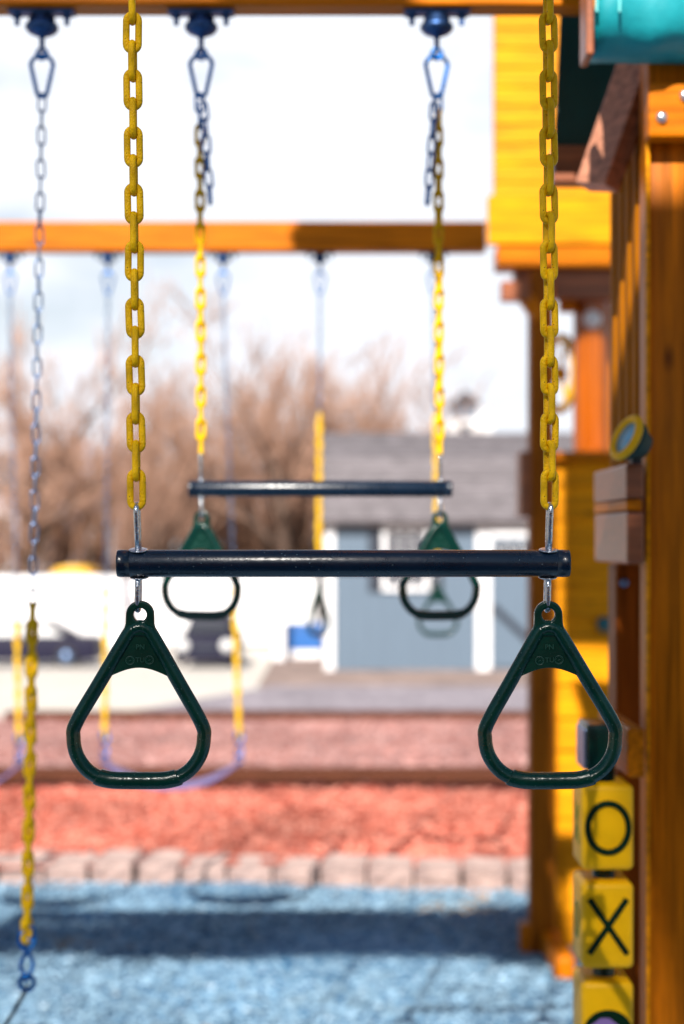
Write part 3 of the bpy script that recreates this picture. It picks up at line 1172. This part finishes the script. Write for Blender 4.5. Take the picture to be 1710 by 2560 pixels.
# ---- third trapeze, far
c3 = P(946, 1428, D3)
T3 = trapeze('trapeze', c3, 0, [(1.05, .03), (.1, 0)], 0)
tag(T3, 'farthest trapeze with small green rings seen against the grey shed', 'trapeze')
for s, hx in ((-1, HX3[4]), (1, HX3[5])):
    hk = V(hx - c3.x, 0, ZB3 - .094 - c3.z + .01)
    link('carabiner', CARA, T3, Matrix.Translation(hk))
    a0 = V(s * SPAN / 2, 0, EB_UP + .013)
    top = hk + V(0, 0, -.100)
    ms = chain_mats(top, a0, .4, .2)
    zs = PZ(1035, D3) - c3.z
    chain_one('chain', LK_S, [M for M in ms if M.translation.z > zs], M_STEELD, T3)
    chain_one('coated_chain', LK_YF, [M for M in ms if M.translation.z <= zs], M_YCH, T3)


# ---- belt swings
def belt(a, b, sag, width, thick, m, tan=None):
    """curved belt hanging between a and b"""
    mb = MB()
    n = 22
    rows = []
    for i in range(n + 1):
        t = i / n
        x = a.x + (b.x - a.x) * t
        f = 1 - abs(2 * t - 1) ** 2.3
        z = a.z + (b.z - a.z) * t - sag * f
        w = width * (.35 + .65 * min(1, 6 * min(t, 1 - t)))
        tw = 1 - min(1, 7 * min(t, 1 - t))
        y = a.y + (b.y - a.y) * t
        rows.append([mb.bm.verts.new((x, y + s * w / 2, z + q)) for s, q in ((-1, 0), (1, 0), (1, -thick), (-1, -thick))])
    for A, B in zip(rows, rows[1:]):
        for j in range(4):
            f = mb.bm.faces.new((A[j], A[(j + 1) % 4], B[(j + 1) % 4], B[j]))
            f.smooth = False
    mb.bm.faces.new(rows[0][::-1])
    mb.bm.faces.new(rows[-1])
    return mb


def swing(name, label, ds, tops, bots, zt, split, m_belt, sag, lk_top, m_top, group, width=.14, hook_l=.100):
    r = empty(name, ((bots[0].x + bots[1].x) / 2, ds, bots[0].z - sag), world=True)
    for hx, bt, sp in zip(tops, bots, split):
        hk = V(hx, ds, zt)
        link('carabiner', CARA, r, None).matrix_basis = Matrix.Translation(hk)
        ms = chain_mats(hk + V(0, 0, -hook_l), bt + V(0, 0, .05), .35, .25)
        chain_one('chain', lk_top, [M for M in ms if M.translation.z > sp], m_top, r)
        chain_one('coated_chain', LK_YF, [M for M in ms if M.translation.z <= sp], M_YCH, r)
        # twisted connector and belt clasp
        cn = MB()
        for k, s in ((0, 1), (1, -1)):
            pts = []
            for i in range(9):
                t = i / 8
                pts.append(bt + V(s * .017 * math.sin(t * 2 * PI + .3) * (1 if t < .5 else .8), s * .006 * math.cos(t * 2 * PI), .050 - .105 * t))
            cn.tube(pts, .0045, 7)
        cn.tube([bt + V(.016 * math.cos(a), .0, .045 + .016 * math.sin(a)) for a in [2 * PI * i / 12 for i in range(12)]], .0042, 7, closed=True, up=V(0, 1, 0))
        cn.tube([bt + V(.016 * math.cos(a), .0, -.06 + .016 * math.sin(a)) for a in [2 * PI * i / 12 for i in range(12)]], .0048, 7, closed=True, up=V(0, 1, 0))
        cn.build('connector', M_STEELB, r)
    belt(bots[0] + V(0, 0, -.065), bots[1] + V(0, 0, -.065), sag, width, .012, m_belt).build('seat', m_belt, r)
    tag(r, label, 'swing', group)
    return r


# swing at the left of the near beam: one chain in the picture, the other beyond its left edge
bt = P(67, 2385, D2)
swing('belt_swing', 'near belt swing at the left edge with steel and yellow coated chain', D2, [HX2[0] - .50, HX2[0]],
      [V(bt.x - .56, D2, bt.z), bt], ZB2 - .092, [PZ(1515, D2)] * 2, M_BLACK, .24, LK_S, M_STEELD, None)
hanger(beam2, (HX2[0] - .50, D2, ZB2))
# far swings
bl, br = P(262, 1862, D3), P(598, 1862, D3)
swing('belt_swing', 'far belt swing with a whole lavender seat seen through the left ring', D3, [HX3[2], HX3[3]], [bl, br], ZB3 - .084,
      [PZ(1480, D3), PZ(1480, D3)], M_BELT, .10, LK_S, M_STEELD, None, .15)
b2 = P(48, 1868, D3)
swing('belt_swing', 'far belt swing cut off by the left edge of the picture', D3, [HX3[0], HX3[1]], [V(b2.x - .55, D3, b2.z), b2], ZB3 - .084,
      [PZ(1560, D3), PZ(1560, D3)], M_BELT, .12, LK_S, M_STEELD, None, .15)


# ------------------------------------------------------------------ lap siding
def lap(x0, x1, y, z0, z1, pitch, m, name, parent, proud=.012, bev=True):
    b = MB()
    z = z0
    while z < z1 - .005:
        t = min(z + pitch, z1)
        b.prism([V(x0, y, z), V(x0, y - proud, z), V(x0, y - proud, z + .006), V(x0, y - .002, t), V(x0, y, t)], V(x1 - x0, 0, 0))
        z += pitch
    return b.build(name, m, parent)


def box_px(px0, px1, py0, py1, y0, y1, name, m, parent, bev=.004):
    """box whose front face (at y0) spans the given pixels"""
    b = MB().box(PX(px0, y0), PX(px1, y0), y0, y1, PZ(py1, y0), PZ(py0, y0))
    if bev:
        b.bevel(bev, 2)
    return b.build(name, m, parent)


# ---- far play tower
ft = empty('play_tower', (1.0, 6.4, 0), world=True)
tag(ft, 'far wooden play tower with lap siding, lit yellow high up and low down', 'play tower')
lap(PX(1236, 6.40), 2.2, 6.40, PZ(600, 6.4), PZ(-260, 6.4), .083, M_SIDE, 'upper_siding', ft, .008)
MB().box(PX(1236, 6.41), 2.2, 6.405, 6.48, PZ(600, 6.4), PZ(-260, 6.4)).build('upper_wall', M_WX, ft)
box_px(1220, 1760, 488, 610, 6.33, 6.384, 'band_board', M_SIDE, ft)
box_px(1243, 1760, 612, 668, 6.345, 6.50, 'sill', M_WX, ft)
box_px(1286, 1760, 672, 745, 6.40, 6.50, 'header', M_DARKX, ft)
box_px(1254, 1325, 702, 750, 6.22, 6.30, 'bracket', M_DARKX, ft)
MB().obox(P(1310, 740, 6.26), P(1352, 800, 6.26), V(0, 1, 0), .03, .03).build('knee_brace', M_WZ, ft)
b = MB().box(PX(1326, 6.25), PX(1386, 6.25), 6.25, 6.36, 0, PZ(676, 6.25)).bevel(.006, 2).build('post', M_MIDW, ft)
box_px(1300, 1327, 1128, 1292, 6.21, 6.33, 'rail_end', M_DARKX, ft)
box_px(1302, 1326, 2312, 2385, 6.26, 6.34, 'foot_block', M_WZ, ft)
box_px(1322, 1760, 1128, 1150, 6.30, 6.44, 'window_sill', M_WX, ft)
lap(PX(1386, 6.36), 2.2, 6.36, PZ(2372, 6.36), PZ(1150, 6.36), .142, M_SIDE, 'lower_siding', ft, .014)
MB().box(PX(1388, 6.366), 2.2, 6.365, 6.42, PZ(2372, 6.36), PZ(1150, 6.36)).build('lower_wall', M_WX, ft)
# round post with varnish in the window opening, and a second one further right
for px0, px1 in ((1437, 1524),):
    R = (PX(px1, 6.5) - PX(px0, 6.5)) / 2
    cx = (PX(px1, 6.5) + PX(px0, 6.5)) / 2
    MB().lathe([(R * .9, PZ(1130, 6.5) - .05), (R, PZ(1130, 6.5)), (R, PZ(760, 6.5)), (R, PZ(700, 6.5))], (cx, 6.55, 0), (0, 0, 1), 28).build('log_post', mat('varnished log', (.42, .09, .003), .2, var=.3, scale=3, stretch=(18, 18, 1), coat=1), ft)
MB().lathe([(.004, -.03), (.03, -.024), (.040, -.008), (.041, 0)], V(PX(1478, 6.5), 6.475, PZ(800, 6.5)), (0, 1, 0), 18).build('sun_highlight', M_WHITE, ft)  # white disc painted as the sun's highlight on the log
box_px(1400, 1442, 690, 778, 6.46, 6.53, 'sunlit_spot', M_WZ, ft, .012)  # orange block added in place of a sunlit spot inside the tower
box_px(1386, 1440, 2392, 2452, 5.86, 6.30, 'skid', M_WY, ft, .02)
# rear wall so the tower has depth
MB().box(1.22, 2.2, 7.55, 7.65, 0, 3.0).build('rear_wall', M_WX, ft)
MB().box(PX(1524, 6.62), PX(1560, 6.62), 6.62, 7.6, PZ(1130, 6.5), 3.0).build('side_wall', M_WZ, ft)
b = MB().lathe([(.004, -.05), (.022, -.045), (.034, -.02), (.036, 0)], P(1511, 1561, 6.34), (0, 1, 0), 14)
ch = b.build('climbing_hold', mat('teal hold', (.003, .12, .15), .4))
tag(ch, 'small round teal hold on the far tower siding', 'climbing hold')
# steering wheel in the opening
sw = empty('steering_wheel', P(1399, 935, 6.75))
sw.rotation_euler = (0, math.radians(25), math.radians(-74))
MB().tube([V(.165 * math.cos(a), 0, .165 * math.sin(a)) for a in [2 * PI * i / 32 for i in range(32)]], .020, 10, closed=True, up=V(0, 1, 0)).build('rim', M_YBL, sw)
sp = MB()
for k in range(3):
    a = PI / 2 + k * 2 * PI / 3
    sp.tube([V(0, 0, 0), V(.162 * math.cos(a), 0, .162 * math.sin(a))], .011, 8)
sp.build('spokes', M_YBL, sw)
MB().lathe([(.01, -.03), (.03, -.024), (.03, .024), (.01, .03)], (0, 0, 0), (0, 1, 0), 16).build('hub', M_YBL, sw)
tag(sw, 'yellow toy steering wheel in the window of the far tower', 'steering wheel')

# ---- near play tower
nt_ = empty('play_tower', (.8, 3.0, 0), world=True)
tag(nt_, 'near wooden play tower at the right edge with teal canopy and vertical boards', 'play tower')
MB().box(PX(1622, 2.75), PX(1622, 2.75) + .12, 2.75, 2.84, 0, 2.72).bevel(.008, 3).build('corner_post', M_WZ, nt_)
hb = box_px(1622, 1900, 205, 342, 2.70, 2.748, 'header', M_WX, nt_, .006)
MB().lathe([(.003, -.010), (.008, -.0085), (.0105, -.004), (.0115, 0)], P(1654, 294, 2.70), (0, 1, 0), 18).build('bolt', M_BOLT, hb)
MB().lathe([(.003, -.010), (.008, -.0085), (.0105, -.004), (.0115, 0)], P(1712, 240, 2.70), (0, 1, 0), 18).build('bolt', M_BOLT, hb)
# side wall of vertical boards with grooves
xs = PX(1621, 2.85)
sb = MB()
k = 0
y = 2.842
while y < 3.16:
    w = .052 if k % 2 == 0 else .026
    sb.box(xs - (.010 if k % 2 == 0 else .004), xs + .03, y, y + w - .003, PZ(1150, 2.9), 2.68)
    y += w
    k += 1
sb.bevel(.003, 1).build('side_boards', M_BRD, nt_)
MB().box(xs, xs + .05, 3.17, 3.25, 0, 2.68).build('rear_post', M_WZ, nt_)
# rails whose ends stick out at the left
box_px(1566, 1611, 1158, 1246, 2.70, 3.05, 'upper_rail', M_DARKX, nt_, .005)
box_px(1566, 1606, 1249, 1276, 2.705, 3.05, 'spacer', M_WY, nt_, .003)
lr = box_px(1568, 1611, 1279, 1410, 2.70, 3.05, 'lower_rail', M_DARKX, nt_, .005)
box_px(1540, 1606, 1412, 2900, 2.96, 3.05, 'inner_post', M_DARKW, nt_, .005)
MB().lathe([(.003, -.007), (.008, -.006), (.010, 0)], P(1560, 1457, 2.96), (0, 1, 0), 14).build('bolt', M_STEELD, nt_)
rl = box_px(1570, 1613, 1822, 1946, 2.60, 2.90, 'game_rail', M_WY, nt_, .005)
box_px(1616, 1626, 342, 2900, 2.735, 2.749, 'lit_edge_strip', M_SIDE, nt_, .003)  # brighter strip added to paint the lit edge of the post
# sloping rafter
a, c = P(1492, 470, 2.92), P(1640, 40, 2.92)
u = V(-.75, -.66, .25)
MB().obox(a, c, u, .024, .040).bevel(.004, 2).build('rafter', M_RAFT, nt_)
box_px(1384, 1700, 362, 455, 3.40, 3.46, 'cross_board', M_DARKX, nt_, .004)
MB().prism([P(1402, 20, 3.42), P(1386, 362, 3.42), P(1720, 362, 3.42), P(1720, 20, 3.42)], V(0, .012, 0)).build('canopy_side', M_TEALD, nt_)  # dark green colour stands for the tarp's inside in shade
box_px(1466, 1486, -60, 136, 2.585, 2.66, 'fascia', M_DARKX, nt_, .004)
# canopy: hanging valance that rolls under, and the sloping top
def canopy():
    x0, x1 = PX(1487, 2.6), 1.6
    dz = .033
    prof = [(3.5, 3.30), (3.0, 3.02), (2.66, 2.80), (2.61, 2.755), (2.598, 2.70), (2.596, 2.66), (2.605, 2.622), (2.63, 2.600), (2.67, 2.590), (2.72, 2.592)]
    b = MB()
    n = 46
    rows = []
    for i in range(n + 1):
        row = []
        for j, (y, z) in enumerate(prof):
            xl = (.33, .405, x0)[min(j, 2)]
            x = xl + (x1 - xl) * i / n
            w = .006 * math.sin(i * 1.7 + j * .5) * (1 if 2 < j < 9 else .2) + .004 * math.sin(i * .6 + j * 2.1)
            row.append(b.bm.verts.new((x, y + w, z + dz + w * .5 - .004 * i / n)))
        rows.append(row)
    for A, B in zip(rows, rows[1:]):
        for j in range(len(prof) - 1):
            f = b.bm.faces.new((A[j], A[j + 1], B[j + 1], B[j]))
            f.smooth = True
    bmesh.ops.recalc_face_normals(b.bm, faces=b.bm.faces[:])
    geo = bmesh.ops.solidify(b.bm, geom=b.bm.faces[:], thickness=.003)
    o = b.build('canopy', M_TEAL, nt_)
    hm = MB()
    for q0, q1 in ((1488, 1494), (1545, 1551)):
        hm.box(PX(q0, 2.588), PX(q1, 2.588), 2.583, 2.588, 2.672, 2.79)
    hm.build('hem', M_TEALH, o)


canopy()
# unseen shade casters added above the view, shaped for the far tower and beam
MB().box(.02, .150, 3.02, 3.14, 2.99, 5.38).build('shade_post', M_WZ, nt_)
MB().box(.90, 1.0, 3.02, 3.12, 3.08, 5.38).build('shade_post', M_WZ, nt_)
MB().box(.176, 1.1, 2.985, 3.015, 3.88, 4.68).build('shade_panel', M_SIDE, nt_)
MB().prism([V(-.93, 2.92, 5.385), V(1.3, 2.92, 5.385), V(1.3, 2.92, 5.44), V(-.88, 2.92, 5.44)], V(0, .17, 0)).build('shade_roof', M_WX, nt_)

# telescope
tc_ = P(1566, 1094, 2.66)
ax = V(-.86, -.30, .40).normalized()
ts = empty('toy_telescope', tc_, world=True)
MB().tube([tc_ + q for q in [(ax.cross(V(0, 0, 1)).normalized() * (.037 * math.cos(a)) + ax.cross(V(0, 0, 1)).normalized().cross(ax) * (.037 * math.sin(a))) for a in [2 * PI * i / 28 for i in range(28)]]], .0075, 10, closed=True).build('rim', M_YBL, ts)
MB().lathe([(.002, .001), (.034, .000), (.034, -.004)], tc_, ax, 28).build('lens', M_GLASSB, ts)
MB().lathe([(.040, -.004), (.036, -.020), (.027, -.030), (.022, -.042), (.018, -.043)], tc_, ax, 24).build('barrel', M_TEALD, ts)
MB().box(tc_.x + .012, tc_.x + .030, tc_.y + .01, tc_.y + .035, PZ(1160, 2.7), tc_.z - .02).build('mount', M_BLACK, ts)
tag(ts, 'yellow rimmed toy telescope with pale blue lens on the near tower', 'telescope')

# tic tac toe blocks on a green rod
gm = empty('game_rod', V(PX(1509, 2.65), 2.655, .4), world=True)
rx = PX(1509, 2.655)
MB().lathe([(.020, .35), (.020, 1.40)], (rx, 2.655, 0), (0, 0, 1), 20).build('rod', M_GRN, gm)
MB().box(PX(1467, 2.6), PX(1530, 2.6), 2.6, 2.70, PZ(1930, 2.6), PZ(1812, 2.6)).bevel(.006, 3).build('bracket', M_GRN, gm)
MB().box(PX(1462, 2.595), PX(1474, 2.595), 2.606, 2.69, PZ(1926, 2.6), PZ(1824, 2.6)).bevel(.003, 2).build('cover_plate', M_STEELD, gm)
tag(gm, 'dark green rod and bracket carrying the yellow game blocks', 'game rod')


def game_block(z0, z1, mark, label):
    r = empty('game_block', (rx, 2.655, z0), world=True)
    x0, x1 = PX(1455, 2.6), PX(1586, 2.6)
    y0, y1 = 2.6, 2.71
    MB().box(x0, x1, y0, y1, z0, z1).bevel(.011, 4).build('body', M_YBL, r)
    xm, zm = (x0 + x1) / 2, (z0 + z1) / 2
    w, h = .036, .043
    st = .0056
    o_pts = lambda: [(w * math.cos(a), h * math.sin(a)) for a in [2 * PI * i / 36 for i in range(36)]]
    fb = MB()
    sb_ = MB()
    if mark == 'O':
        fb.tube([V(xm + a, y0 - .0005, zm + b_) for a, b_ in o_pts()], st, 8, closed=True, up=V(0, 1, 0))
        for s in (-1, 1):
            sb_.tube([V(x0 + .0005, 2.655 - .022 * s, zm + .034), V(x0 + .0005, 2.655 + .022 * s, zm - .034)], .0024, 8)
    elif mark == 'X':
        for s in (-1, 1):
            fb.tube([V(xm - .033 * s, y0 + .0005, zm + .048), V(xm + .033 * s, y0 + .0005, zm - .048)], st, 8)
        sb_.tube([V(x0 + .0005, 2.655 + a * .6, zm + b_ * .7) for a, b_ in o_pts()], .0024, 8, closed=True, up=V(1, 0, 0))
    if mark in 'OX':
        fb.build('letter', M_INK, r)
        sb_.build('side_letter', M_SIDEINK, r)
    else:
        # a plain printed patch: dark curved cap over a lavender shape
        zc = zm - .012
        cap = [V(xm + .044 * math.cos(a), y0 - .0009, zc + .040 * math.sin(a)) for a in [PI * i / 20 for i in range(21)]]
        fb.prism(cap, V(0, .0012, 0))
        fb.build('print', M_INK, r)
        lob = [V(xm - .006 + .024 * math.cos(a) * (1 + .16 * math.cos(4 * a)), y0 - .0018, zc + .008 + .018 * math.sin(a)) for a in [2 * PI * i / 40 for i in range(40)]]
        sb_.prism(lob, V(0, .0012, 0))
        sb_.build('print_centre', M_PURPLE, r)
    tag(r, label, 'game block', 'yellow game blocks on the rod')


game_block(PZ(2178, 2.6), PZ(1962, 2.6), 'O', 'yellow game block with a green letter O, top of the rod')
game_block(PZ(2424, 2.6), PZ(2208, 2.6), 'X', 'yellow game block with a green letter X, middle of the rod')
game_block(PZ(2672, 2.6), PZ(2457, 2.6), 'P', 'yellow game block with purple print at the bottom of the picture')

# ---- unseen tower added behind the camera, its slabs and slats shaped to cast shade
shade_tower = empty('play_tower', (.4, -3.4, 0), world=True)
tag(shade_tower, 'unseen wooden tower added behind the camera to shade the near trapeze', 'play tower')
ZR = 6.2
q = lambda v: v - SLOPE * ZR
MB().box(-.97, 1.2, q(3.0), q(4.98), ZR, ZR + .05).build('roof', M_WX, shade_tower)
sl = MB()
yy = q(3.0)
while yy < q(4.98):
    sl.box(-2.4, -.972, yy, yy + .040, ZR, ZR + .006)
    yy += .060
sl.build('shade_slats', M_WX, shade_tower)  # unseen slats added to thin the sun on the near trapeze
MB().box(-.79, 1.2, q(4.98), q(5.80), ZR, ZR + .05).build('shade_wing', M_WX, shade_tower)
wk = MB()
for xa, xb, e0, e1 in ((-4.4, -2.9, 6.22, 6.70), (-2.9, -2.1, 6.14, 6.73), (-2.1, -1.25, 6.17, 6.74), (-1.25, -.86, 6.08, 7.02)):
    wk.box(xa, xb, q(e0), q(e1), ZR, ZR + .045)
wk.build('ground_shade_slabs', M_WX, shade_tower)  # unseen slabs added to cast the dark band on the ground
MB().box(-4.3, 3.2, -2.2, -2.12, 0, 2.45).build('dark_reflection_wall', M_MIDW, shade_tower)  # unseen wall added so the bar's lower half reflects something dark
for x in (-2.3, 1.1):
    MB().box(x, x + .09, q(3.1), q(3.1) + .09, 0, ZR).build('post', M_WZ, shade_tower)
for x in (-4.3,):
    MB().box(x, x + .09, q(6.3), q(6.3) + .09, 0, ZR).build('post', M_WZ, shade_tower)

# ================================================================== LIGHT, SKY, CAMERA
sd = V(SIDE, -SLOPE, 1).normalized()
elev = math.asin(sd.z)
sun = bpy.data.lights.new('sun', 'SUN')
sun.energy = 5.0
sun.angle = math.radians(.53)
sun.color = (1, .94, .86)
so = bpy.data.objects.new('sun', sun)
COL.objects.link(so)
so.rotation_euler = sd.to_track_quat('Z', 'Y').to_euler()

w = bpy.data.worlds.new('World')
S.world = w
w.use_nodes = True
nt = w.node_tree
N, L = nt.nodes, nt.links
bg = N['Background']
sky = N.new('ShaderNodeTexSky')
sky.sky_type = 'NISHITA'
sky.sun_disc = False
sky.sun_elevation = elev
sky.sun_rotation = math.atan2(sd.x, sd.y)
sky.dust_density = .6
sky.air_density = 1.4
sky.ozone_density = 3.0

# bright thin cloud, narrowed to a cone ahead so it adds little fill
tc = N.new('ShaderNodeTexCoord')
mp = N.new('ShaderNodeMapping')
mp.inputs['Scale'].default_value = (1, 1, 2.6)
L.new(tc.outputs['Generated'], mp.inputs['Vector'])
no = N.new('ShaderNodeTexNoise')
no.inputs['Scale'].default_value = 4.5
no.inputs['Detail'].default_value = 7
no.inputs['Roughness'].default_value = .55
L.new(mp.outputs[0], no.inputs['Vector'])
rp = N.new('ShaderNodeMapRange')
rp.inputs['From Min'].default_value = .18
rp.inputs['From Max'].default_value = .50
L.new(no.outputs['Fac'], rp.inputs['Value'])
sx_ = N.new('ShaderNodeSeparateXYZ')
L.new(tc.outputs['Generated'], sx_.inputs[0])
my = N.new('ShaderNodeMapRange')
my.inputs['From Min'].default_value = .84
my.inputs['From Max'].default_value = .91
L.new(sx_.outputs['Y'], my.inputs['Value'])
mu_ = N.new('ShaderNodeMath')
mu_.operation = 'MULTIPLY'
L.new(my.outputs[0], mu_.inputs[1])
lo = N.new('ShaderNodeMapRange')          # the bank thins out overhead
lo.inputs['From Min'].default_value = .46
lo.inputs['From Max'].default_value = .36
L.new(sx_.outputs['Z'], lo.inputs['Value'])
hz = N.new('ShaderNodeMapRange')          # and is unbroken towards the horizon
hz.inputs['From Min'].default_value = .26
hz.inputs['From Max'].default_value = .08
L.new(sx_.outputs['Z'], hz.inputs['Value'])
mxm = N.new('ShaderNodeMath')
mxm.operation = 'MAXIMUM'
L.new(rp.outputs[0], mxm.inputs[0])
L.new(hz.outputs[0], mxm.inputs[1])
ml = N.new('ShaderNodeMath')
ml.operation = 'MULTIPLY'
L.new(mxm.outputs[0], ml.inputs[0])
L.new(lo.outputs[0], ml.inputs[1])
L.new(ml.outputs[0], mu_.inputs[0])
mxw = N.new('ShaderNodeMix')
mxw.data_type = 'RGBA'
L.new(mu_.outputs[0], mxw.inputs[0])
L.new(sky.outputs[0], mxw.inputs[6])
mxw.inputs[7].default_value = (11.9, 12.5, 13.6, 1)
L.new(mxw.outputs[2], bg.inputs['Color'])
bg.inputs['Strength'].default_value = .05

cam = bpy.data.cameras.new('camera')
cam.sensor_fit = 'AUTO'
cam.sensor_width = 36
cam.lens = F * 36 / 2560
cam.shift_y = (HOR - 1280) / 2560
cam.clip_end = 2000
cam.dof.use_dof = True
cam.dof.focus_distance = 1.8
cam.dof.aperture_fstop = cam.lens / 19.0
co = bpy.data.objects.new('camera', cam)
COL.objects.link(co)
co.location = (0, 0, EYE)
co.rotation_euler = (PI / 2, 0, 0)
S.camera = co

S.view_settings.view_transform = 'Standard'
S.view_settings.look = 'None'
S.view_settings.exposure = .8
S.view_settings.gamma = 1
S.cycles.use_denoising = True
S.cycles.max_bounces = 6
S.cycles.sample_clamp_indirect = 8
S.render.film_transparent = False
